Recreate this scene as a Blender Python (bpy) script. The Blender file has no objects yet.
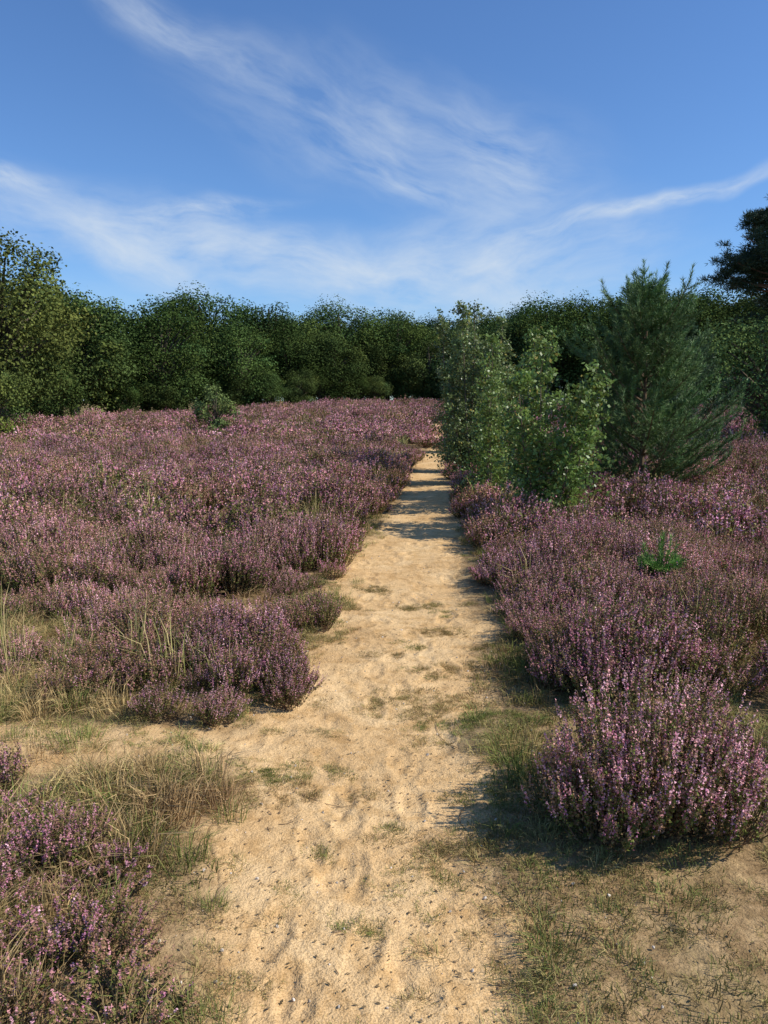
import bpy, math, numpy as np
from mathutils import Vector, Euler
S = bpy.context.scene
rng = np.random.default_rng(7)
PI = math.pi

# ------------------------------------------------------------ noise
def _h(a, b, seed):
    n = (a*374761393 + b*668265263 + seed*982451653) & 0xffffffff
    n = ((n ^ (n >> 13))*1274126177) & 0xffffffff
    n = n ^ (n >> 16)
    return (n & 0xffffff)/float(0xffffff)
def vnoise(x, y, seed=0):
    x = np.asarray(x, float); y = np.asarray(y, float)
    xi = np.floor(x).astype(np.int64); yi = np.floor(y).astype(np.int64)
    fx = x-xi; fy = y-yi
    fx = fx*fx*(3-2*fx); fy = fy*fy*(3-2*fy)
    h = lambda a, b: _h(a, b, seed)
    return (h(xi,yi)*(1-fx)+h(xi+1,yi)*fx)*(1-fy)+(h(xi,yi+1)*(1-fx)+h(xi+1,yi+1)*fx)*fy
def fbm(x, y, seed=0, o=4):
    s = 0; a = .5; t = 0
    for i in range(o):
        s = s+a*vnoise(x*2**i+13.1*i, y*2**i-7.7*i, seed+i); t += a; a *= .5
    return s/t
def cell(x, y, seed):
    xi = np.floor(x).astype(np.int64); yi = np.floor(y).astype(np.int64)
    best = np.full(np.shape(x), 9.); idv = np.zeros(np.shape(x))
    for i in (-1, 0, 1):
        for j in (-1, 0, 1):
            a = xi+i; b = yi+j
            d = np.hypot(a+.15+.7*_h(a, b, seed)-x, b+.15+.7*_h(a, b, seed+1)-y)
            k = d < best; best = np.where(k, d, best); idv = np.where(k, _h(a, b, seed+2), idv)
    return best, idv
def ss(a, b, x):
    t = np.clip((np.asarray(x, float)-a)/(b-a), 0, 1)
    return t*t*(3-2*t)

# ------------------------------------------------------------ path + terrain
PY = [-4,1.865,2.385,3.03,3.5,4.12,5.0,6.29,7.91,9.77,12.77,18.3,25.6,36.4,57.5]
PL = [-.42,-.48,-.51,-.66,-.88,-.66,-.52,-.45,-.44,-.11,.177,.64,1.31,2.15,3.8]
PR = [.33,.36,.38,.41,.47,.56,.65,.774,.866,.98,1.14,1.51,2.0,2.8,4.3]
def Lx(y): return np.interp(y, PY, PL)
def Rx(y): return np.interp(y, PY, PR)
foot = []
for i in range(110):
    fy = 1.2+rng.random()**1.3*11
    l, r = Lx(fy), Rx(fy)
    foot.append((l+.15+rng.random()*(r-l-.3), fy, rng.normal()*.25, .12+.03*rng.random(), .045+.01*rng.random(), .003+.005*rng.random()))
def path_in(x, y):
    n = (fbm(x*2.2, y*2.2, 5)-.5)*.46+(fbm(x*8, y*8, 6)-.5)*.20
    d = np.minimum(x-Lx(y), Rx(y)-x)+n
    return ss(-.16, .20, d)*(1-ss(40, 44, y))
def height(x, y, fine=True):
    x = np.asarray(x, float); y = np.asarray(y, float)
    z = 1.0*ss(24, 70, y)*(.0+1.*ss(-26, -4, x))
    z = z+.30*(fbm(x/9, y/9, 3)-.5)*ss(5, 18, np.hypot(x, y))
    z = z+.09*(fbm(x/1.3, y/1.3, 11)-.5)
    near = 1-ss(14, 26, np.hypot(x, y))
    z = z-.030*path_in(x, y)*(near*.8+.2)
    if fine:
        z = z+near*(.020*(fbm(x*5, y*5, 21)-.5)+.008*(fbm(x*22, y*22, 22, 3)-.5))
        for (fx, fy, an, a, b, dpt) in foot:
            m = (np.abs(x-fx) < .3) & (np.abs(y-fy) < .3)
            if not m.any(): continue
            dx = x[m]-fx; dy = y[m]-fy
            u = dx*math.cos(an)-dy*math.sin(an); v = dx*math.sin(an)+dy*math.cos(an)
            q = np.sqrt((u/b)**2+(v/a)**2)
            z[m] += -dpt*(1-ss(.6, 1.15, q))+dpt*.5*np.exp(-((q-1.3)/.22)**2)
    return z

# ------------------------------------------------------------ mesh builder
class B:
    def __init__(s): s.e = []
    def add(s, p, col, mat=0):
        p = np.asarray(p, float)
        if len(p) == 0: return
        col = np.broadcast_to(np.asarray(col, float), (len(p), 3))
        s.e.append((p, col, mat))
    def mesh(s, name, mats):
        me = bpy.data.meshes.new(name)
        co = np.concatenate([p.reshape(-1, 3) for p, c, m in s.e])
        cc = np.concatenate([np.repeat(c, p.shape[1], 0) for p, c, m in s.e])
        ks = np.concatenate([np.full(len(p), p.shape[1]) for p, c, m in s.e])
        mi = np.concatenate([np.full(len(p), m) for p, c, m in s.e])
        n = len(co)
        me.vertices.add(n); me.loops.add(n); me.polygons.add(len(ks))
        me.vertices.foreach_set('co', co.ravel().astype(np.float32))
        me.loops.foreach_set('vertex_index', np.arange(n, dtype=np.int32))
        st = np.concatenate([[0], np.cumsum(ks)[:-1]]).astype(np.int32)
        me.polygons.foreach_set('loop_start', st)
        me.polygons.foreach_set('material_index', mi.astype(np.int32))
        at = me.color_attributes.new('col', 'FLOAT_COLOR', 'POINT')
        at.data.foreach_set('color', np.c_[cc, np.ones(n)].ravel().astype(np.float32))
        for m in mats: me.materials.append(m)
        me.update(calc_edges=True)
        return me
def obj(name, me, link=True, loc=(0,0,0)):
    o = bpy.data.objects.new(name, me); o.location = loc
    if link: S.collection.objects.link(o)
    return o
def unit(v): return v/np.maximum(np.linalg.norm(v, axis=-1, keepdims=True), 1e-9)
def rnd(n): return unit(rng.normal(size=(n, 3)))
def frame(nrm):
    a = rnd(len(nrm)); e1 = unit(np.cross(nrm, a)); e2 = np.cross(nrm, e1)
    return e1, e2
def tris(c, size, nrm=None):
    n = len(c); size = np.broadcast_to(size, (n,))[:, None]
    if nrm is None: nrm = rnd(n)
    e1, e2 = frame(nrm)
    return np.stack([c+e1*size*.6, c-e1*size*.35+e2*size*.5, c-e1*size*.35-e2*size*.5], 1)
def leaves(c, size, nrm=None, w=.6):
    n = len(c); size = np.broadcast_to(size, (n,))[:, None]
    if nrm is None: nrm = rnd(n)
    e1, e2 = frame(nrm)
    return np.stack([c+e1*size*.5, c+e2*size*.5*w, c-e1*size*.5, c-e2*size*.5*w], 1)
def blades(p0, p1, w):
    d = p1-p0; s = unit(np.cross(d, rnd(len(d))))*np.broadcast_to(w, (len(d),))[:, None]*.5
    return np.stack([p0-s, p0+s, p1], 1)
def tube(pts, rad, k=6):
    pts = np.asarray(pts, float); n = len(pts)
    rad = np.broadcast_to(rad, (n,))
    t = np.gradient(pts, axis=0); t = unit(t)
    ref = np.array([.31, .95, .05]) if abs(t[0][2]) > .7 else np.array([0, 0, 1.])
    e1 = unit(np.cross(t, ref)); e2 = np.cross(t, e1)
    a = np.arange(k)*2*PI/k
    ring = pts[:, None]+rad[:, None, None]*(e1[:, None]*np.cos(a)[None, :, None]+e2[:, None]*np.sin(a)[None, :, None])
    r2 = np.roll(ring, -1, 1)
    return np.stack([ring[:-1], r2[:-1], r2[1:], ring[1:]], 2).reshape(-1, 4, 3)

# ------------------------------------------------------------ materials
def newmat(name):
    m = bpy.data.materials.new(name); m.use_nodes = True
    nt = m.node_tree; nt.nodes.clear()
    return m, nt, nt.nodes, nt.links
def plant_mat(name, trans=.3, rough=.6, var=.25, hue=.015, nscale=.3, nval=.3, spec=.25):
    m, nt, N, L = newmat(name)
    out = N.new('ShaderNodeOutputMaterial')
    at = N.new('ShaderNodeAttribute'); at.attribute_name = 'col'
    oi = N.new('ShaderNodeObjectInfo')
    geo = N.new('ShaderNodeNewGeometry')
    nz = N.new('ShaderNodeTexNoise'); nz.inputs['Scale'].default_value = nscale; nz.inputs['Detail'].default_value = 1
    L.new(geo.outputs['Position'], nz.inputs['Vector'])
    sc = N.new('ShaderNodeSeparateColor'); L.new(nz.outputs['Color'], sc.inputs[0])
    def mr(src, a, b, c, d):
        x = N.new('ShaderNodeMapRange'); L.new(src, x.inputs[0])
        for k, q in zip((1, 2, 3, 4), (a, b, c, d)): x.inputs[k].default_value = q
        return x.outputs[0]
    mu = N.new('ShaderNodeMath'); mu.operation = 'MULTIPLY'
    L.new(mr(oi.outputs['Random'], 0, 1, 1-var, 1+var), mu.inputs[0]); L.new(mr(sc.outputs[0], .3, .7, 1-nval, 1+nval), mu.inputs[1])
    hv = N.new('ShaderNodeHueSaturation')
    L.new(at.outputs['Color'], hv.inputs['Color']); L.new(mu.outputs[0], hv.inputs['Value'])
    L.new(mr(sc.outputs[1], .3, .7, .5-hue, .5+hue), hv.inputs['Hue'])
    p = N.new('ShaderNodeBsdfPrincipled'); p.inputs['Roughness'].default_value = rough
    p.inputs['Specular IOR Level'].default_value = spec
    if spec <= .1:
        p = N.new('ShaderNodeBsdfDiffuse'); L.new(hv.outputs[0], p.inputs['Color'])
    else: L.new(hv.outputs[0], p.inputs['Base Color'])
    if trans > 0:
        tr = N.new('ShaderNodeBsdfTranslucent'); L.new(hv.outputs[0], tr.inputs['Color'])
        mx = N.new('ShaderNodeMixShader'); mx.inputs[0].default_value = trans
        L.new(p.outputs[0], mx.inputs[1]); L.new(tr.outputs[0], mx.inputs[2]); L.new(mx.outputs[0], out.inputs[0])
    else: L.new(p.outputs[0], out.inputs[0])
    return m
M_heath = plant_mat('heather_flowers', .0, .8, .24, .014, .5, .22, .0)
M_grass = plant_mat('grass_blades', .0, .6, .25, .012, .8, .2, .1)
M_birch = plant_mat('birch_leaves', .3, .42, .0, .01, 1.2, .15, .4)
M_pine = plant_mat('pine_needles', .0, .5, .0, .01, 1.0, .15, .2)
M_tree = plant_mat('tree_leaves', .12, .6, .28, .012, .12, .25, .0)
M_bark = plant_mat('bark', 0, .9, .1, .0, 6, .3, .0)

def ground_mat():
    m, nt, N, L = newmat('sandy_ground')
    out = N.new('ShaderNodeOutputMaterial'); p = N.new('ShaderNodeBsdfDiffuse')
    L.new(p.outputs[0], out.inputs[0])
    geo = N.new('ShaderNodeNewGeometry'); P = geo.outputs['Position']
    def noise(sc, det=4, r=.6):
        n = N.new('ShaderNodeTexNoise'); n.inputs['Scale'].default_value = sc; n.inputs['Detail'].default_value = det
        n.inputs['Roughness'].default_value = r
        L.new(P, n.inputs['Vector']); return n.outputs['Fac']
    def ramp(f, stops):
        r = N.new('ShaderNodeValToRGB'); cr = r.color_ramp
        while len(cr.elements) < len(stops): cr.elements.new(.5)
        for e, (q, c) in zip(cr.elements, stops):
            e.position = q; e.color = (*c, 1)
        L.new(f, r.inputs[0]); return r.outputs[0]
    def mix(f, a, b, mode='MIX'):
        x = N.new('ShaderNodeMix'); x.data_type = 'RGBA'; x.blend_type = mode
        for s, v in ((x.inputs[0], f), (x.inputs[6], a), (x.inputs[7], b)):
            if isinstance(v, (int, float)): s.default_value = v
            elif isinstance(v, tuple): s.default_value = (*v, 1)
            else: L.new(v, s)
        return x.outputs[2]
    nL = noise(1.6, 3, .65); nM = noise(8, 4, .7); nF = noise(55, 4, .75); nG = noise(170, 1, .6)
    sand = ramp(nL, [(.3, (.60, .38, .175)), (.5, (.71, .47, .228)), (.7, (.78, .545, .285))])
    sand = mix(1.0, sand, ramp(nG, [(.3, (.68, .65, .60)), (.5, (1, 1, 1)), (.75, (1.14, 1.14, 1.14))]), 'MULTIPLY')
    sand = mix(.75, sand, ramp(nM, [(.38, (.76, .70, .61)), (.52, (1, 1, 1))]), 'MULTIPLY')
    sand = mix(ramp(nF, [(.64, (0, 0, 0)), (.72, (1, 1, 1))]), sand, (.22, .14, .07))
    soil = ramp(nM, [(.3, (.12, .085, .05)), (.48, (.25, .175, .10)), (.62, (.38, .275, .155)), (.75, (.5, .37, .21))])
    soil = mix(1.0, soil, ramp(nF, [(.3, (.45, .43, .4)), (.6, (1.15, 1.1, 1.0))]), 'MULTIPLY')
    soil = mix(ramp(nL, [(.52, (0, 0, 0)), (.66, (.5, .5, .5))]), soil, (.13, .11, .045))
    far = mix(.5, (.16, .14, .06), soil)
    at = N.new('ShaderNodeAttribute'); at.attribute_name = 'col'
    sep = N.new('ShaderNodeSeparateColor'); L.new(at.outputs['Color'], sep.inputs[0])
    base = mix(sep.outputs[0], soil, sand)
    base = mix(sep.outputs[1], base, far)
    L.new(base, p.inputs['Color'])
    def mth(op, a, b):
        x = N.new('ShaderNodeMath'); x.operation = op
        for s, v in ((x.inputs[0], a), (x.inputs[1], b)):
            if isinstance(v, (int, float)): s.default_value = v
            else: L.new(v, s)
        return x.outputs[0]
    h = mth('ADD', mth('MULTIPLY', noise(28, 3, .7), .020), mth('MULTIPLY', nG, .0035))
    bp = N.new('ShaderNodeBump'); bp.inputs['Strength'].default_value = .65; bp.inputs['Distance'].default_value = 1
    L.new(h, bp.inputs['Height']); L.new(bp.outputs[0], p.inputs['Normal'])
    return m
M_ground = ground_mat()

def sandval(x, y):
    v = path_in(x, y)
    for (cx, cy, rx, ry, k) in [(-1.6, 3.5, 1.5, .30, .8), (-1.3, 6.0, 1.6, .28, .8), (-2.2, 4.7, 1.0, 1.0, .4), (1.0, 2.0, 1.0, .9, .25), (-.9, 2.3, .9, 1.0, .3), (.75, 3.6, .5, .8, .2)]:
        q = np.hypot((x-cx)/rx, (y-cy)/ry)+(fbm(x*3, y*3, 31)-.5)*.9
        v = np.maximum(v, k*(1-ss(.55, 1.15, q)))
    return v

def gridmesh(name, X, Y, Z, A):
    ny, nx = X.shape
    co = np.stack([X, Y, Z], -1).reshape(-1, 3)
    i = np.arange(ny*nx).reshape(ny, nx)
    f = np.stack([i[:-1, :-1], i[:-1, 1:], i[1:, 1:], i[1:, :-1]], -1).reshape(-1, 4)
    me = bpy.data.meshes.new(name)
    me.vertices.add(len(co)); me.loops.add(f.size); me.polygons.add(len(f))
    me.vertices.foreach_set('co', co.ravel().astype(np.float32))
    me.loops.foreach_set('vertex_index', f.ravel().astype(np.int32))
    me.polygons.foreach_set('loop_start', (np.arange(len(f))*4).astype(np.int32))
    me.polygons.foreach_set('use_smooth', np.ones(len(f), dtype=bool))
    at = me.color_attributes.new('col', 'FLOAT_COLOR', 'POINT')
    at.data.foreach_set('color', np.c_[A.reshape(-1, 2), np.zeros(len(co)), np.ones(len(co))].ravel().astype(np.float32))
    me.materials.append(M_ground); me.update(calc_edges=True)
    return obj(name, me)
def axis(a, b, step, far_neg, far_pos, g=1.12):
    c = list(np.arange(a, b, step)); s = step; v = c[-1]
    up = []
    while v < far_pos: s *= g; v += s; up.append(v)
    s = step; v = a; dn = []
    while v > far_neg: s *= g; v -= s; dn.append(v)
    return np.array(dn[::-1]+c+up)
X, Y = np.meshgrid(axis(-3, 3.2, .025, -600, 600, 1.06), axis(1.2, 7, .025, -60, 900, 1.035))
sv = sandval(X, Y)
Z = height(X, Y)-.035*ss(.75, 1, path_in(X, Y))
gridmesh('ground', X, Y, Z, np.stack([sv, ss(25, 45, np.hypot(X, Y))], -1))
ys = list(np.arange(.8, 9, .018)); s = .018
while ys[-1] < 46: s *= 1.02; ys.append(ys[-1]+min(s, .4))
ys = np.array([-3., -2, -1, 0]+ys); us = np.linspace(-1.35, 1.35, 124)
U, Y = np.meshgrid(us, ys)
c = (Lx(Y)+Rx(Y))/2; hw = (Rx(Y)-Lx(Y))/2
X = c+U*hw
pi_ = path_in(X, Y)
Z = height(X, Y)+.006-.06*(1-ss(.1, .7, pi_))-.05*ss(1.2, 1.35, np.abs(U))
gridmesh('sand_path', X, Y, Z, np.stack([sandval(X, Y), np.zeros_like(X)], -1))

# ------------------------------------------------------------ scatter helper
def scatter(name, coll, pts, rot, scl, idx):
    me = bpy.data.meshes.new(name); me.vertices.add(len(pts))
    me.vertices.foreach_set('co', np.asarray(pts, np.float32).ravel())
    a = me.attributes.new('rot', 'FLOAT_VECTOR', 'POINT'); a.data.foreach_set('vector', np.asarray(rot, np.float32).ravel())
    a = me.attributes.new('scl', 'FLOAT_VECTOR', 'POINT'); a.data.foreach_set('vector', np.asarray(scl, np.float32).ravel())
    a = me.attributes.new('idx', 'INT', 'POINT'); a.data.foreach_set('value', np.asarray(idx, np.int32))
    o = obj(name, me)
    g = bpy.data.node_groups.new(name+'_scatter', 'GeometryNodeTree')
    g.interface.new_socket('Geometry', in_out='INPUT', socket_type='NodeSocketGeometry')
    g.interface.new_socket('Geometry', in_out='OUTPUT', socket_type='NodeSocketGeometry')
    N = g.nodes; L = g.links
    gi = N.new('NodeGroupInput'); go = N.new('NodeGroupOutput')
    ci = N.new('GeometryNodeCollectionInfo'); ci.inputs[0].default_value = coll
    ci.inputs['Separate Children'].default_value = True; ci.inputs['Reset Children'].default_value = True
    ip = N.new('GeometryNodeInstanceOnPoints'); ip.inputs['Pick Instance'].default_value = True
    def na(nm, t):
        n = N.new('GeometryNodeInputNamedAttribute'); n.data_type = t; n.inputs['Name'].default_value = nm
        return n.outputs['Attribute']
    er = N.new('FunctionNodeEulerToRotation')
    L.new(gi.outputs[0], ip.inputs['Points']); L.new(ci.outputs[0], ip.inputs['Instance'])
    L.new(na('idx', 'INT'), ip.inputs['Instance Index'])
    L.new(na('rot', 'FLOAT_VECTOR'), er.inputs[0]); L.new(er.outputs[0], ip.inputs['Rotation'])
    L.new(na('scl', 'FLOAT_VECTOR'), ip.inputs['Scale'])
    L.new(ip.outputs[0], go.inputs[0])
    md = o.modifiers.new('scatter', 'NODES'); md.node_group = g
    return o
def collection(name, meshes):
    c = bpy.data.collections.new(name)
    for i, me in enumerate(meshes):
        o = bpy.data.objects.new('%s_%02d' % (name, i), me); c.objects.link(o)
    return c

# ------------------------------------------------------------ heather
C_MAUVE = np.array([.56, .225, .305]); C_PALE = np.array([.76, .44, .465]); C_BR = np.array([.35, .20, .12]); C_ROSE = np.array([.62, .30, .29]); C_GRN = np.array([.20, .19, .065])
PAL = [(.20, .24, .12, .5), (.14, .22, .10, .8), (.60, .18, .10, .5), (.24, .14, .44, .5), (.15, .28, .10, .3)]
def heather(b, n, R, H, nspike, nfl, fs, leafn, cx=0, cy=0, z0=0, slen=.075, pal=0, lw=1.):
    pb, pr, pg, pp = PAL[pal]
    r = R*np.sqrt(rng.random(n)); a = rng.random(n)*2*PI
    txy = np.stack([r*np.cos(a), r*np.sin(a)], 1)
    tz = H*(.55+.45*rng.random(n))*np.sqrt(1-.72*(r/R)**2)
    tip = np.c_[txy, tz]; base = np.c_[txy*.3+rng.normal(size=(n, 2))*R*.06, np.zeros(n)-.02]
    ctl = np.c_[txy*.85, tz*.45]
    off = np.array([cx, cy, z0])
    tip = tip+off; base = base+off; ctl = ctl+off
    def P(i, t): t = t[:, None]; return base[i]*(1-t)**2+2*ctl[i]*t*(1-t)+tip[i]*t*t
    I = np.arange(n)
    side = unit(np.cross(tip-base, rnd(n)))
    for k in range(3):
        t0 = np.full(n, k/3.); t1 = np.full(n, (k+1)/3.)
        w0 = (.0028-.0006*k)*lw; w1 = (.0028-.0006*(k+1))*lw
        p0 = P(I, t0); p1 = P(I, t1)
        b.add(np.stack([p0-side*w0, p0+side*w0, p1+side*w1, p1-side*w1], 1), [.17, .11, .07])
    I2 = np.repeat(I, leafn); m = len(I2)
    t = .18+.8*rng.random(m)**.8
    c = P(I2, t)+rnd(m)*(rng.random((m, 1))*.016*lw)
    gc = np.array([.13, .145, .038])*(.6+.8*rng.random((m, 1)))
    gb = np.array([.25, .165, .08])*(.6+.7*rng.random((m, 1)))
    b.add(tris(c, (.007+.008*rng.random(m))*lw), np.where(rng.random((m, 1)) < .62-.3*(t[:, None] < .4), gc, gb))
    I3 = np.repeat(I, nspike); m = len(I3)
    t = .58+.42*rng.random(m); st = P(I3, t)+rnd(m)*.012*lw
    d = unit((tip-base)[I3]*1.2+np.array([0, 0, .35])+rnd(m)*.13)
    ln = slen*(.6+.7*rng.random(m))
    q = rng.random((m, 1)); w = (rng.random((m, 1)) < pp)*(.5+.5*rng.random((m, 1)))
    sc = np.where(q < pb, C_BR, np.where(q < pb+pr, C_ROSE, np.where(q < pb+pr+pg, C_GRN, C_MAUVE*(1-w)+C_PALE*w)))*(.8+.4*rng.random((m, 1)))
    J = np.repeat(np.arange(m), nfl); k = len(J)
    s_ = rng.random(k)
    thick = (.0045*(1.1-s_)+.0015)*lw
    c = st[J]+d[J]*(s_*ln[J])[:, None]+rnd(k)*thick[:, None]
    col = sc[J]*(.75+.5*rng.random((k, 1)))
    gtip = (s_ > .88)[:, None]
    col = np.where(gtip & (rng.random((k, 1)) < .5), np.array([.20, .18, .08]), col)
    b.add(tris(c, fs*(.7+.6*rng.random(k))), col)
near_v = []; mid_v = []; far_v = []
for i in range(5):
    b = B(); heather(b, 80, .20, .36, 3, 14, .0075, 32, pal=i); near_v.append(b.mesh('heather_plant', [M_heath]))
for i in range(5):
    b = B(); heather(b, 75, .27, .38, 3, 6, .0145, 16, pal=i, lw=1.7); mid_v.append(b.mesh('heather_plant_mid', [M_heath]))
for i in range(5):
    b = B(); heather(b, 75, .50, .42, 3, 4, .032, 9, slen=.1, pal=i, lw=3.2); far_v.append(b.mesh('heather_plant_far', [M_heath]))
COL_H = collection('heather_plants', near_v+mid_v+far_v)

HP = [(-.98, 4.75, .45, .55, 1, .95), (-.72, 4.15, .26, .28, 1, .8), (-1.5, 5.3, .55, .40, .9, .9), (-.62, 5.6, .25, .35, .9, .8), (-1.02, 3.85, .25, .18, .7, .55),
      (-1.5, 4.35, .35, .35, .8, .75), (-2.3, 5.75, .7, .3, .8, .75), (-2.5, 4.6, .5, .3, .7, .65), (-1.9, 4.9, .25, .2, .6, .6),
      (-1.05, 2.62, .42, .28, .6, .60), (-.76, 2.38, .13, .10, .7, .55), (-.95, 1.95, .36, .25, .45, .55), (-1.75, 3.0, .4, .3, .7, .65), (1.35, 1.72, .18, .15, .7, .6), (1.9, 3.4, .3, .3, .5, .6)]
def hmask(x, y):
    n = fbm(x*.9, y*.9, 41)-.5; n2 = fbm(x*.25, y*.25, 44)-.5
    dl = Lx(y)-x+99*(y > 42); dr = x-Rx(y)
    p = np.zeros_like(x)
    far = ss(6.1, 6.5, y+.7*n)
    gapn = 1-.85*ss(.09, .17, fbm(x*.45, y*.6, 47)-.5)
    p = np.maximum(p, far*gapn*ss(.02, .16, dl+n*.55))
    p = np.maximum(p, far*gapn*ss(.08, .22, dr+n*.5))
    r1 = ss(3.75, 4.2, y+.4*n)*ss(.16, .34, dr+n*.4)*(1-.75*ss(1.0, 1.6, dr)*(1-ss(4.8, 5.7, y)))
    p = np.maximum(p, r1*(1-.9*(gapn < .8)))
    d1, id1 = cell(x*1.15, y*1.0, 91)
    edge = np.minimum(np.where(dl > 0, dl, 9), np.where(dr > 0, dr, 9))
    h = (.45+.25*ss(0, .9, edge)+.90*(1-ss(.15, .72, d1))*(.35+.9*id1)+.5*n+.3*n2)*.92
    p = p*(1-.5*ss(.48, .72, d1))
    for (cx, cy, rx, ry, pp, hh) in HP:
        q = np.hypot((x-cx)/rx, (y-cy)/ry)+n*.8
        w = 1-ss(.75, 1.1, q)
        p = np.maximum(p, w*pp); h = np.where(w > .05, hh*(1.12-.5*np.clip(q, 0, 1.2)**2+.3*n), h)
    return p, h, id1
def cells(x0, x1, y0, y1, c):
    gx, gy = np.meshgrid(np.arange(x0, x1, c), np.arange(y0, y1, c))
    gx = gx.ravel()+rng.random(gx.size)*c; gy = gy.ravel()+rng.random(gy.size)*c
    k = np.abs(gx) < .54*gy+2.5
    return gx[k], gy[k]
FX = [-60, -34, -22, -12, 0, 12, 22, 34, 60]; FY = [28, 35, 44, 60, 72, 72, 60, 44, 34]
def front(x): return np.interp(x, FX, FY)
bushc = (1.02, 2.88)
P_, R_, Sc, Ix = [], [], [], []
for (y0, y1, cs, i0, sc0) in [(1.2, 8, .18, 0, 1), (8, 24, .31, 5, 1.1), (24, 76, .68, 10, 1.15)]:
    xx, yy = cells(-48, 48, y0, y1, cs)
    p, h, idc = hmask(xx, yy)
    k = (rng.random(len(xx)) < p) & (yy < front(xx)-2)
    k &= np.hypot(xx-bushc[0], yy-bushc[1]) > .45
    xx, yy, h, idc = xx[k], yy[k], h[k], idc[k]
    n = len(xx)
    P_.append(np.stack([xx, yy, height(xx, yy, False)], 1))
    R_.append(np.stack([rng.normal(size=n)*.16, rng.normal(size=n)*.16, rng.random(n)*2*PI], 1))
    s1 = sc0*(.8+.4*rng.random(n)); hh = np.clip(h, .3, 1.6)*(.85+.3*rng.random(n))
    Sc.append(np.stack([s1*(.6+.4*hh), s1*(.6+.4*hh), sc0*hh], 1))
    sel = (idc*7.77) % 1.0; sel = np.where(rng.random(n) < .3, rng.random(n), sel)
    sel = sel+.6*(fbm(xx*.3, yy*.3, 95)-.5)
    Ix.append(i0+np.select([sel < .22, sel < .46, sel < .64, sel < .78], [0, 1, 2, 3], 4))
scatter('heather_field', COL_H, np.concatenate(P_), np.concatenate(R_), np.concatenate(Sc), np.concatenate(Ix))

b = B()
heather(b, 380, .40, .60, 4, 15, .0075, 42, pal=1)
heather(b, 110, .24, .42, 4, 15, .0075, 36, cx=-.22, cy=-.14, pal=0)
heather(b, 110, .24, .45, 4, 15, .0075, 36, cx=.24, cy=-.12, pal=1)
heather(b, 50, .16, .30, 4, 15, .0075, 36, cx=-.33, cy=-.02, pal=2)
obj('heather_bush', b.mesh('heather_bush', [M_heath]), loc=(bushc[0], bushc[1], float(height(np.array([bushc[0]]), np.array([bushc[1]]), False)[0])))

# ------------------------------------------------------------ grass
def tuft(n, H, R, w, c0, c1, lean=.5):
    b = B(); a = rng.random(n)*2*PI; r = R*np.sqrt(rng.random(n))
    p0 = np.stack([r*np.cos(a), r*np.sin(a), np.full(n, -.005)], 1)
    h = H*(.4+.6*rng.random(n)); l = lean*h*rng.random(n); a2 = a+rng.normal(size=n)*.8
    d = np.stack([np.cos(a2), np.sin(a2), np.zeros(n)], 1)
    p1 = p0+d*(l*.3)[:, None]+np.array([0, 0, 1])*(h*.6)[:, None]
    p2 = p0+d*(l*1.1)[:, None]+np.array([0, 0, 1])*(h*(1-.25*l/h))[:, None]
    s = unit(np.cross(p2-p0, rnd(n)))*w*.5
    m = rng.random((n, 1)); col = (np.array(c0)*m+np.array(c1)*(1-m))*(.75+.5*rng.random((n, 1)))
    b.add(np.stack([p0-s, p0+s, p1+s*.8, p1-s*.8], 1), col); b.add(np.stack([p1-s*.8, p1+s*.8, p2], 1), col)
    return b.mesh('grass_tuft', [M_grass])
STR0, STR1 = (.50, .36, .17), (.34, .22, .10); GR0, GR1 = (.15, .19, .05), (.26, .25, .08)
gv = [tuft(45, .18, .06, .0028, STR0, STR1, 1.0), tuft(60, .11, .08, .0028, STR0, STR1, 1.6),
      tuft(60, .13, .07, .003, GR0, GR1, 1.1), tuft(50, .09, .06, .003, GR1, STR0, 1.3),
      tuft(120, .035, .09, .003, GR0, GR1, 1.2), tuft(100, .035, .09, .003, STR1, GR1, 1.8),
      tuft(50, .5, .25, .014, (.28, .30, .10), (.45, .38, .17), .8), tuft(32, .50, .12, .005, (.28, .27, .09), (.50, .38, .18), .7)]
COL_G = collection('grass_tufts', gv)
GP, GR_, GS, GI = [], [], [], []
def putg(xx, yy, s, idx, hs=1):
    n = len(xx)
    GP.append(np.stack([xx, yy, height(xx, yy, False)], 1)); GR_.append(np.stack([rng.normal(size=n)*.15, rng.normal(size=n)*.15, rng.random(n)*6.28], 1))
    q = s*(.6+.7*rng.random(n)); GS.append(np.stack([q, q, q*hs], 1)); GI.append(np.broadcast_to(idx, (n,)))
xx, yy = cells(-7, 7, 1.2, 11, .085)
dl = Lx(yy)-xx; dr = xx-Rx(yy); out_ = np.maximum(dl, dr)
n1 = fbm(xx*1.6, yy*1.6, 61); n2 = fbm(xx*.9, yy*.9, 62)
ph, _, _ = hmask(xx, yy)
pg = ss(.02, .25, out_+(n1-.5)*.4)*(.30+.65*ss(.42, .6, n1))*(1-.5*ph)
pg *= 1-.75*np.clip((sandval(xx, yy)-.55)/.3, 0, 1)
k = (rng.random(len(xx)) < pg) & (np.hypot(xx-bushc[0], yy-bushc[1]) > .3)
xx, yy, n2 = xx[k], yy[k], n2[k]
dryl = (xx < -1.2) & (yy > 3.6)
lowr = (xx > .3) & (yy < 3.0)
green = (rng.random(len(xx)) < np.where(dryl, .3, np.where(lowr, .15+.4*ss(.45, .6, n2), .22+.5*ss(.45, .62, n2))))
kind = rng.random(len(xx))
idx = np.where(green, np.where(kind < .35, 2, np.where(kind < .6, 3, 4)), np.where(kind < .2, 0, np.where(kind < .45, 1, 5)))
idx = np.where(lowr & (kind < .7), np.where(green, 4, 5), idx)
putg(xx, yy, 1.0, idx)
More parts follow.
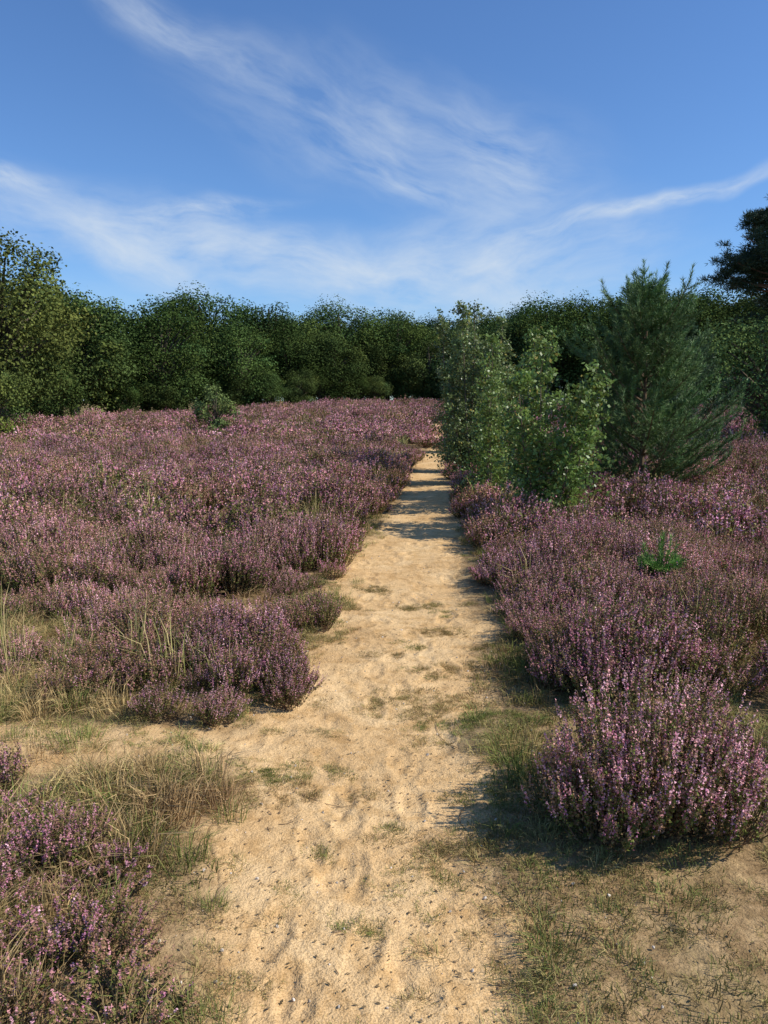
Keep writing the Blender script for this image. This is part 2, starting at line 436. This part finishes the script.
xx, yy = cells(-2.5, 3, 1.2, 5, .055); out_ = np.maximum(Lx(yy)-xx, xx-Rx(yy)); n1 = fbm(xx*4, yy*4, 77)
k = (rng.random(len(xx)) < ss(-.14, .16, out_+(n1-.5)*.8)*ss(.40, .55, n1)*.85*(1-.55*np.clip((sandval(xx, yy)-.6)/.3, 0, 1)))
putg(xx[k], yy[k], .6, rng.choice([4, 5, 5, 3], k.sum()), .8)
n = 520; yy = 1.6+rng.random(n)**1.2*10; sd = rng.random(n) < .5; n1 = fbm(yy*1.7+sd*40, yy*0+3, 78)
xx = np.where(sd, Rx(yy)+rng.normal(size=n)*.10+.08, Lx(yy)-rng.normal(size=n)*.10-.06)
k = n1 > .45; putg(xx[k], yy[k], .8, rng.choice([2, 3, 3, 4, 5], k.sum()), .8)
n = 700; a = rng.random(n)*6.28; r = np.sqrt(rng.random(n)); xx = -2.2+1.15*r*np.cos(a); yy = 4.75+1.0*r*np.sin(a)
k = (fbm(xx*2, yy*2, 66) > .45); putg(xx[k], yy[k], 1.0, rng.choice([0, 1, 1, 3, 2, 3, 5], k.sum()))
n = 700; a = rng.random(n)*6.28; r = np.sqrt(rng.random(n)); xx = -.95+.55*r*np.cos(a); yy = 2.35+.9*r*np.sin(a)
k = (fbm(xx*3, yy*3, 67) > .43) & (xx < Lx(yy)+.04); putg(xx[k], yy[k], 1.0, rng.choice([2, 3, 3, 5, 1, 0, 0], k.sum()))
mats = [(.10, 2.50, .08, 4), (.12, 2.34, .035, 4), (-.48, 3.1, .12, 5), (.20, 3.62, .07, 5), (.16, 4.1, .2, 5), (-.12, 2.3, .03, 4), (-.20, 2.66, .035, 4), (-.38, 2.02, .05, 5), (.33, 2.35, .05, 5), (.48, 3.05, .14, 4), (.52, 3.8, .14, 4), (-.25, 3.7, .06, 5), (.42, 4.6, .12, 5), (.28, 2.08, .035, 4), (-.50, 3.3, .10, 4), (.4, 5.4, .12, 5), (-.05, 3.1, .03, 5), (.42, 2.7, .1, 5), (.06, 1.95, .03, 5), (0, 4.9, .08, 5), (.3, 6.2, .12, 5), (-.1, 6.8, .1, 5), (-.45, 5.2, .12, 3), (-.42, 6.2, .12, 3)]
for i in range(40):
    my = 1.7+rng.random()*5; mats.append((Lx(my)+.05+rng.random()*(Rx(my)-Lx(my)-.1), my, .015+.035*rng.random(), rng.choice([4, 5])))
for (mx, my, mr, g) in mats:
    n = max(5, int(mr*mr*4200)); a = rng.random(n)*6.28; r = mr*np.sqrt(rng.random(n))*1.3
    putg(mx+r*np.cos(a)*1.3, my+r*np.sin(a)*.8, .52, np.full(n, g), .8)
xx, yy = cells(-18, 18, 4, 28, .34); n1 = fbm(xx*.5, yy*.5, 71)
k = (rng.random(len(xx)) < .04+.6*ss(.50, .66, n1)) & (np.maximum(Lx(yy)-xx, xx-Rx(yy)) > .2)
putg(xx[k], yy[k], .95, np.full(k.sum(), 7))
xx, yy = cells(-48, 48, 10, 76, .8); k = ((front(xx)-yy < 9+6*(fbm(xx*.2, yy*.2, 70)-.5)) & (front(xx)-yy > -3)) | (rng.random(len(xx)) < .05+.4*ss(.55, .68, fbm(xx*.15, yy*.25, 72)))
k &= ~((xx > Lx(yy)-.3) & (xx < Rx(yy)+.3) & (yy < 42))
putg(xx[k], yy[k], 1.1, np.full(k.sum(), 6))
scatter('grass', COL_G, np.concatenate(GP), np.concatenate(GR_), np.concatenate(GS), np.concatenate(GI))

# ------------------------------------------------------------ twigs, pebbles, litter
def hz(x, y): return float(height(np.array([float(x)]), np.array([float(y)]))[0])
b = B()
for i in range(75):
    if i < 3:
        x, y, an, l = [(-.23, 3.03, -.35, .24), (.27, 3.7, 1.75, .4), (.29, 2.9, 1.45, .2)][i]
    else:
        y = 1.5+rng.random()**1.3*6; x = rng.uniform(-1.2, 1.7)*(.6+.15*y); an = rng.random()*6.28; l = .02+.05*rng.random()**2
    t = np.linspace(-.5, .5, 5); cur = rng.normal()*.15
    px = x+np.cos(an)*l*t-np.sin(an)*l*cur*t*t*2; py = y+np.sin(an)*l*t+np.cos(an)*l*cur*t*t*2
    pz = height(px, py)+.009
    b.add(tube(np.stack([px, py, pz], 1), np.linspace(.0016, .0008, 5), 5), np.array([.22, .15, .09])*(.6+.8*rng.random()))
obj('fallen_twigs', b.mesh('fallen_twigs', [M_bark]))
import bmesh
def pebble():
    bm = bmesh.new(); bmesh.ops.create_icosphere(bm, subdivisions=2, radius=.5)
    for v in bm.verts: v.co = v.co*(1+.12*rng.normal()); v.co.z *= .6
    me = bpy.data.meshes.new('pebble'); bm.to_mesh(me); bm.free()
    c = me.color_attributes.new('col', 'FLOAT_COLOR', 'POINT'); v = rng.choice([.6, .45, .35]); n = len(me.vertices)
    c.data.foreach_set('color', np.tile([v*1.05, v*.92, v*.75, 1], n).astype(np.float32)); me.materials.append(M_bark)
    return me
COL_P = collection('pebbles_src', [pebble() for _ in range(5)])
n = 700; yy = 1.3+rng.random(n)**1.4*7; xx = Lx(yy)-.5+rng.random(n)*(Rx(yy)-Lx(yy)+1.0)
s_ = .004+.010*rng.random(n)**3
scatter('pebbles', COL_P, np.stack([xx, yy, height(xx, yy)+.006+s_*.15], 1), rng.random((n, 3))*6, np.repeat(s_[:, None], 3, 1), rng.integers(0, 5, n))
b = B(); n = 6500; yy = 1.3+rng.random(n)**1.2*7; side = rng.random(n) < .65
xx = np.where(side, Rx(yy)+rng.normal(size=n)*.36+.05, Lx(yy)-rng.normal(size=n)*.35-.05)
c = np.stack([xx, yy, height(xx, yy)+.010], 1); nr = unit(rnd(n)*.35+np.array([0, 0, 1]))
b.add(leaves(c, .006+.012*rng.random(n), nr, .45), np.array([.22, .15, .08])*(.5+rng.random((n, 1))))
obj('leaf_litter', b.mesh('leaf_litter', [M_grass]))

# ------------------------------------------------------------ trees
def decid(b, H, R, nb, nl, ls, z0=.1, col=(.06, .085, .025)):
    cz = (H+z0)/2; hz_ = (H-z0)/2
    u = rnd(nb)*(.35+.5*rng.random((nb, 1))**.5)
    cen = np.c_[u[:, 0]*R, u[:, 1]*R, cz+u[:, 2]*hz_*.95]
    rb = R*(.20+.20*rng.random(nb))
    trunk = np.array([[0, 0, -.3], [.05, 0, H*.25], [0, .1, H*.5], [.1, 0, H*.85]])
    b.add(tube(trunk, [R*.085, R*.065, R*.045, R*.015], 7), [.12, .10, .075], 1)
    for i in range(nb):
        s = np.array([.03, .03, max(.3, cen[i][2]*.55)]); e = cen[i]
        b.add(tube(np.array([s, (s+e)/2+np.array([0, 0, .1*R]), e]), [R*.03, R*.02, R*.008], 5), [.11, .09, .065], 1)
        m = int(nl*(rb[i]/rb.mean())**2/nb)
        d = rnd(m); keep = rng.random(m) < (.45+.55*ss(-.7, .2, d[:, 2])); d = d[keep]; m = len(d)
        lump = 1+.8*(vnoise(d[:, 0]*3+i*9, d[:, 1]*3+d[:, 2]*3, 5)-.5)
        rr = rb[i]*lump*(.50+.62*rng.random(m)**.8)
        p = cen[i]+d*rr[:, None]*np.array([1, 1, .85])
        p[:, 2] = np.maximum(p[:, 2], .05)
        nr = unit(d*.7+rnd(m)*.8+np.array([0, 0, .35]))
        cc = np.array(col)*(.75+.5*rng.random())*(.65+.7*rng.random((m, 1)))*(1+np.array([.2, .05, -.1])*rng.normal()*.4)
        b.add(leaves(p, ls*(.7+.6*rng.random(m)), nr, .7), np.clip(cc, .005, 1), 0)
fv = []
for i, (H, R, c) in enumerate([(8.4, 3.5, (.070, .108, .030)), (9.0, 3.8, (.060, .097, .028)), (7.8, 3.3, (.086, .12, .034)), (8.8, 3.3, (.062, .10, .034)), (7.0, 3.1, (.094, .128, .038))]):
    b = B(); decid(b, H, R, 46, 24000, .15, .1, c); fv.append(b.mesh('forest_tree', [M_tree, M_bark]))
COL_F = collection('forest_trees', fv)
P_, R_, Sc, Ix = [], [], [], []
for row in range(-1, 4):
    x = -62.
    while x < 62:
        x += 2.9+1.5*rng.random()-(1.5 if row < 0 else 0)
        y = front(x)+row*3.4+rng.normal()*.9
        s_ = .90+.20*rng.random()+.02*row-.05*math.exp(-((x+4)/8)**2)+.07*(x > 6)+.08*(x < -16)
        if row == 0: s_ *= .78+.2*rng.random()
        if row < 0: s_ = .28+.2*rng.random(); y += 2
        P_.append((x, y, hz(x, y)-.1)); R_.append((0, 0, rng.random()*6.28)); Sc.append((s_*1.12, s_*1.12, s_)); Ix.append(rng.integers(0, 5) if row > 0 else rng.choice([0, 2, 4, 3]))
scatter('forest', COL_F, P_, R_, Sc, Ix)

b = B(); decid(b, 8.9, 3.4, 70, 38000, .13, .1, (.115, .135, .036))
obj('willow_tree', b.mesh('willow_tree', [M_tree, M_bark]), loc=(-15.6, 33, hz(-15.6, 33)-.1))
b = B(); decid(b, 3.0, 1.6, 20, 9000, .09, .05, (.13, .155, .04))
obj('shrub', b.mesh('shrub', [M_tree, M_bark]), loc=(-14.2, 29, hz(-14.2, 29)-.1))
b = B(); decid(b, 4.6, 2.6, 38, 18000, .10, .05, (.085, .125, .04))
obj('oak_tree', b.mesh('oak_tree', [M_tree, M_bark]), loc=(12.4, 26, hz(12.4, 26)-.1))
b = B(); decid(b, 2.3, .85, 18, 4500, .08, .05, (.20, .25, .085))
obj('shrub', b.mesh('shrub', [M_tree, M_bark]), loc=(-6.3, 30, hz(-6.3, 30)-.05))

def birch(b, H, spread, nst, nbr, nlv, ls, col, W=.5, lean=(0, 0)):
    for s in range(nst):
        a = rng.random()*6.28; h = H*(.55+.45*rng.random()) if s else H
        sp = spread*(rng.random()**.5 if s else .1)
        t = np.linspace(0, 1, 8)[:, None]
        tip = np.array([math.cos(a)*sp+lean[0], math.sin(a)*sp+lean[1], h])
        base = np.array([math.cos(a)*.08, math.sin(a)*.08, -.1])
        pts = base*(1-t)+tip*t+np.array([math.cos(a), math.sin(a), 0])*(np.sin(t*PI)*sp*.15)+rng.normal(size=(8, 3))*.012
        b.add(tube(pts, np.linspace(.016, .003, 8)*(H/2.4), 6), [.20, .15, .11], 1)
        for k in range(nbr):
            tt = .03+.97*rng.random()**.95; f = tt*7; i = min(int(f), 6); p = pts[i]*(1-(f-i))+pts[i+1]*(f-i)
            az = rng.random()*6.28; L_ = W*(1.08-tt)**.85*(.3+1.1*rng.random())*(H/2.4)+.08
            up = .35+.75*rng.random()
            d = unit(np.array([math.cos(az), math.sin(az), up])); q = np.linspace(0, 1, 4)[:, None]
            bp = p+d*L_*q+np.array([0, 0, -.22])*L_*q*q
            b.add(tube(bp, np.linspace(.0035, .0012, 4), 4), [.13, .09, .06], 1)
            m = nlv; u = (.1+.9*rng.random(m))[:, None]
            c = p+d*L_*u+np.array([0, 0, -.22])*L_*u*u+rng.normal(size=(m, 3))*.035*(H/2.4)**.5
            c[:, 2] = np.maximum(c[:, 2], .03)
            nr = unit(rnd(m)+np.array([.2, -.2, .25]))
            cc = np.array(col)*(.7+.6*rng.random((m, 1)))*(.75+.5*rng.random())
            yl = rng.random((m, 1)) < .04; cc = np.where(yl, np.array([.40, .34, .08]), cc)
            b.add(leaves(c, ls*(.6+.6*rng.random(m)), nr, .72), cc, 0)
def add_birch(x, y, *a, **k):
    b = B(); birch(b, *a, **k); obj('birch_sapling', b.mesh('birch_sapling', [M_birch, M_bark]), loc=(x, y, hz(x, y)-.03))
G1 = (.18, .265, .06); G2 = (.16, .21, .065)
add_birch(2.03, 10.0, 2.30, .78, 8, 60, 26, .055, G1, W=.64)
add_birch(1.62, 11.8, 2.6, .42, 5, 58, 24, .05, G1, W=.48)
add_birch(1.72, 15.4, 3.4, .6, 7, 80, 28, .055, G2, W=.42)
add_birch(1.85, 18.5, 3.75, .65, 7, 80, 28, .06, G2, W=.42)
add_birch(2.65, 18.0, 3.4, .6, 6, 70, 26, .07, G2, W=.42)
add_birch(2.45, 13.6, 2.8, .55, 6, 60, 26, .055, G1, W=.50)
add_birch(2.3, 24, 3.6, .7, 6, 65, 24, .07, G2, W=.48)
add_birch(6.2, 20.5, 3.2, .7, 5, 60, 24, .065, G2, W=.5)

def pine(b, H, R, col, nd=230, wn=.0055, nl=.075, step=.24, leaders=5, ex=.8):
    shoots = []
    b.add(tube([[0, 0, -.2], [.02, 0, H*.4], [0, .02, H*.75], [0, 0, H]], [.05*H/3.8, .035*H/3.8, .02*H/3.8, .008], 7), [.2, .14, .09], 1)
    z = .12
    while z < H-.25:
        L0 = R*max(.08, (1-z/H))**ex
        if z < .5: L0 *= .85
        nb = 7 if z < H*.75 else 5
        for k in range(nb):
            az = k*2*PI/nb+rng.random()*1.0+z*3; L_ = L0*(.5+.7*rng.random())
            el = .10+.45*rng.random()+.35*z/H
            d = np.array([math.cos(az)*math.cos(el), math.sin(az)*math.cos(el), math.sin(el)])
            f = lambda t: np.array([0, 0, z])+d*L_*t+np.array([0, 0, .28])*L_*t*t
            pts = np.array([f(t) for t in np.linspace(0, 1, 5)])
            b.add(tube(pts, np.linspace(.014, .004, 5)*max(.5, L_), 5), [.17, .12, .08], 1)
            for j in range(1, 4): shoots.append((pts[j], pts[j+1], 1))
            for t in np.arange(.25, 1.0, .13):
                for sgn in (-1, 1):
                    a2 = az+sgn*(.6+.4*rng.random()); l2 = L_*.34*(1.15-t)*(.7+.5*rng.random())+.12
                    d2 = np.array([math.cos(a2), math.sin(a2), .4+.7*rng.random()]); s = f(t)
                    shoots.append((s, s+unit(d2)*l2, 0))
            shoots.append((pts[-1], pts[-1]+np.array([d[0]*.3, d[1]*.3, 1])*(.12+.14*rng.random()), 0))
        z += step*(.85+.3*rng.random())
    shoots.append((np.array([0, 0, H-.5]), np.array([0, 0, H]), 1))
    for k in range(leaders):
        a = k*6.28/leaders+rng.random(); q = (.2+.45*rng.random())*R/1.75; s = np.array([math.cos(a)*q*.7, math.sin(a)*q*.7, H-(.6+.35*rng.random())*H/3.65]); e = s+np.array([math.cos(a)*q*.3, math.sin(a)*q*.3, .35+.2*rng.random()])*min(1, H/2)
        shoots.append((s, e, 1))
    A = np.array([s for s, e, q in shoots]); E = np.array([e for s, e, q in shoots])
    ln = np.linalg.norm(E-A, axis=1); cnt = np.maximum(8, (ln*nd).astype(int))
    J = np.repeat(np.arange(len(A)), cnt); n = len(J)
    u = rng.random((n, 1)); p0 = A[J]+(E-A)[J]*u
    d = unit(unit((E-A)[J])*.8+rnd(n)*.7+np.array([0, 0, .12]))
    l = nl*(.7+.5*rng.random((n, 1)))
    cc = np.array(col)*(.65+.7*rng.random((n, 1)))*(.65+.7*rng.random(len(A)))[J][:, None]*(.8+.5*u)
    b.add(blades(p0, p0+d*l, wn), cc, 0)
b = B(); pine(b, 3.4, 1.6, (.135, .205, .07), 290, .0085, .085, .20, 9, .48)
obj('young_pine_tree', b.mesh('young_pine_tree', [M_pine, M_bark]), loc=(4.12, 12.8, hz(4.12, 12.8)-.02))
b = B(); pine(b, .42, .16, (.17, .28, .06), 500, .004, .05, .09, 3)
obj('pine_seedling', b.mesh('pine_seedling', [M_pine, M_bark]), loc=(2.22, 6.3, hz(2.22, 6.3)+.06))
b = B(); pine(b, 3.2, 1.5, (.09, .14, .06), 120, .012, .09)
obj('young_pine_tree', b.mesh('young_pine_tree', [M_pine, M_bark]), loc=(6.3, 17.0, hz(6.3, 17.0)-.02))

b = B(); H = 10.7
tr = np.array([[0, 0, -.3], [.15, 0, 3], [.05, .1, 6], [-.1, 0, 9], [0, 0, H-.6]])
b.add(tube(tr, [.24, .2, .16, .1, .03], 9), [.24, .15, .09], 1)
for k in range(60):
    z = 4.0+rng.random()**.75*(H-4.2); az = rng.random()*6.28; L_ = (1.0+2.3*(1-((z-4)/(H-3.8))**2.5))*(.6+.5*rng.random())
    e = np.array([math.cos(az)*L_, math.sin(az)*L_, z+.22*L_]); s = np.array([0, 0, z-.2])
    b.add(tube(np.array([s, (s+e)/2+[0, 0, -.1], e]), [.06, .04, .015], 5), [.16, .10, .07], 1)
    for j in range(10):
        t = .35+.7*rng.random(); c0 = s*(1-t)+e*t+rng.normal(size=3)*[.38, .38, .18]; m = 150
        d = unit(rnd(m)+np.array([0, 0, .5])); c = c0+d*rng.random((m, 1))*np.array([.46, .46, .26])
        b.add(blades(c, c+unit(d+rnd(m)*.5)*.18, .04), np.array([.042, .07, .036])*(.6+.8*rng.random((m, 1))), 0)
obj('scots_pine_tree', b.mesh('scots_pine_tree', [M_pine, M_bark]), loc=(19.5, 40, hz(19.5, 40)))

# ------------------------------------------------------------ light + sky
SUN_EL, SUN_AZ = math.radians(42), math.radians(97)
dv = Vector((math.sin(SUN_AZ)*math.cos(SUN_EL), math.cos(SUN_AZ)*math.cos(SUN_EL), math.sin(SUN_EL)))
ld = bpy.data.lights.new('sun', 'SUN'); ld.energy = 5.0; ld.angle = math.radians(.5); ld.color = (1, .955, .87)
lo = bpy.data.objects.new('sun', ld); lo.rotation_euler = dv.to_track_quat('Z', 'Y').to_euler(); lo.location = (20, 0, 30); S.collection.objects.link(lo)

W = bpy.data.worlds.new('World'); S.world = W; W.use_nodes = True
nt = W.node_tree; N = nt.nodes; L = nt.links; N.clear()
wo = N.new('ShaderNodeOutputWorld'); bg = N.new('ShaderNodeBackground'); bg.inputs[1].default_value = .105
L.new(bg.outputs[0], wo.inputs[0])
sky = N.new('ShaderNodeTexSky'); sky.sky_type = 'NISHITA'; sky.sun_disc = False
sky.sun_elevation = SUN_EL; sky.sun_rotation = SUN_AZ; sky.air_density = 1.0; sky.dust_density = .2; sky.ozone_density = 2.6
hs = N.new('ShaderNodeMix'); hs.data_type = 'RGBA'; hs.blend_type = 'MULTIPLY'; hs.inputs[0].default_value = 1
L.new(sky.outputs[0], hs.inputs[6]); hs.inputs[7].default_value = (.78, 1.06, 1.42, 1)
def mth(op, a, b=None):
    x = N.new('ShaderNodeMath'); x.operation = op
    for s, v in zip(x.inputs, (a, b)):
        if v is None: continue
        if isinstance(v, (int, float)): s.default_value = v
        else: L.new(v, s)
    return x.outputs[0]
tc = N.new('ShaderNodeTexCoord'); sp = N.new('ShaderNodeSeparateXYZ'); L.new(tc.outputs['Generated'], sp.inputs[0])
x, y, z = sp.outputs
u = mth('ARCTAN2', x, y); v = mth('DIVIDE', z, mth('SQRT', mth('ADD', mth('MULTIPLY', x, x), mth('MULTIPLY', y, y))))
cb = N.new('ShaderNodeCombineXYZ'); L.new(u, cb.inputs[0]); L.new(v, cb.inputs[1])
wn = N.new('ShaderNodeTexNoise'); wn.inputs['Scale'].default_value = 5; wn.inputs['Detail'].default_value = 3; L.new(cb.outputs[0], wn.inputs['Vector'])
vs = N.new('ShaderNodeVectorMath'); vs.operation = 'SUBTRACT'; L.new(wn.outputs['Color'], vs.inputs[0]); vs.inputs[1].default_value = (.5, .5, .5)
vm = N.new('ShaderNodeVectorMath'); vm.operation = 'MULTIPLY'; L.new(vs.outputs[0], vm.inputs[0]); vm.inputs[1].default_value = (.14, .08, 0)
va = N.new('ShaderNodeVectorMath'); va.operation = 'ADD'; L.new(cb.outputs[0], va.inputs[0]); L.new(vm.outputs[0], va.inputs[1])
FIB = []
for an, off in ((-.42, 3.), (-.10, 11.), (.27, 23.)):
    mp = N.new('ShaderNodeMapping'); mp.vector_type = 'TEXTURE'
    mp.inputs['Rotation'].default_value = (0, 0, an); mp.inputs['Scale'].default_value = (.11, .035, 1); mp.inputs['Location'].default_value = (off*.1, 0, off)
    L.new(va.outputs[0], mp.inputs['Vector'])
    nz = N.new('ShaderNodeTexNoise'); nz.inputs['Scale'].default_value = 1.0; nz.inputs['Detail'].default_value = 6; nz.inputs['Roughness'].default_value = .60
    L.new(mp.outputs[0], nz.inputs['Vector'])
    m2 = N.new('ShaderNodeMapRange'); L.new(nz.outputs['Fac'], m2.inputs[0])
    for k, q in zip((1, 2, 3, 4), (.33, .70, .08, 1.)): m2.inputs[k].default_value = q
    FIB.append(m2.outputs[0])
WISPS = [(-.24, .42, .16, .040, -.42, .48, 0), (.0, .31, .26, .09, -.25, .46, 0), (-.45, .235, .09, .014, -.05, 1.4, 1),
         (-.30, .195, .28, .045, -.12, .72, 1), (-.02, .150, .32, .045, -.06, .78, 1), (.31, .220, .19, .012, .22, 1.1, 2),
         (-.29, .170, .13, .030, -.45, .9, 0), (.14, .165, .22, .07, .12, .68, 2), (.14, .27, .10, .05, -.9, .5, 0),
         (0, .10, .8, .06, 0, .22, 1), (-.22, .215, .12, .016, .08, .9, 1), (.04, .25, .12, .02, -.35, .5, 0)]
tot = None
for i, (cu, cv, hl, hw_, an, st, fb) in enumerate(WISPS):
    mp = N.new('ShaderNodeMapping'); mp.vector_type = 'TEXTURE'
    mp.inputs['Location'].default_value = (cu, cv, 0); mp.inputs['Rotation'].default_value = (0, 0, an); mp.inputs['Scale'].default_value = (hl, hw_, 1)
    L.new(va.outputs[0], mp.inputs['Vector'])
    ln = N.new('ShaderNodeVectorMath'); ln.operation = 'LENGTH'; L.new(mp.outputs[0], ln.inputs[0])
    mr = N.new('ShaderNodeMapRange'); mr.interpolation_type = 'SMOOTHSTEP'; L.new(ln.outputs['Value'], mr.inputs[0])
    for k, q in zip((1, 2, 3, 4), (1.25, 0., 0., 1.)): mr.inputs[k].default_value = q
    t = mth('MINIMUM', mth('MULTIPLY', mth('MULTIPLY', mr.outputs[0], FIB[fb]), st), .9)
    tot = t if tot is None else mth('SUBTRACT', 1.0, mth('MULTIPLY', mth('SUBTRACT', 1.0, tot), mth('SUBTRACT', 1.0, t)))
tot = mth('MINIMUM', tot, .85)
mx = N.new('ShaderNodeMix'); mx.data_type = 'RGBA'; L.new(tot, mx.inputs[0]); L.new(hs.outputs[2], mx.inputs[6]); mx.inputs[7].default_value = (6.4, 7.2, 8.1, 1)
L.new(mx.outputs[2], bg.inputs[0])

# ------------------------------------------------------------ camera
cd = bpy.data.cameras.new('camera'); cam = bpy.data.objects.new('camera', cd); S.collection.objects.link(cam)
cd.sensor_fit = 'VERTICAL'; cd.sensor_height = 24; cd.lens = 24*800/1024; cd.clip_start = .05; cd.clip_end = 3000
cam.location = (0, 0, 1.6); cam.rotation_euler = (math.radians(82), 0, 0)
S.camera = cam
S.view_settings.view_transform = 'Standard'; S.view_settings.look = 'None'; S.view_settings.exposure = 0
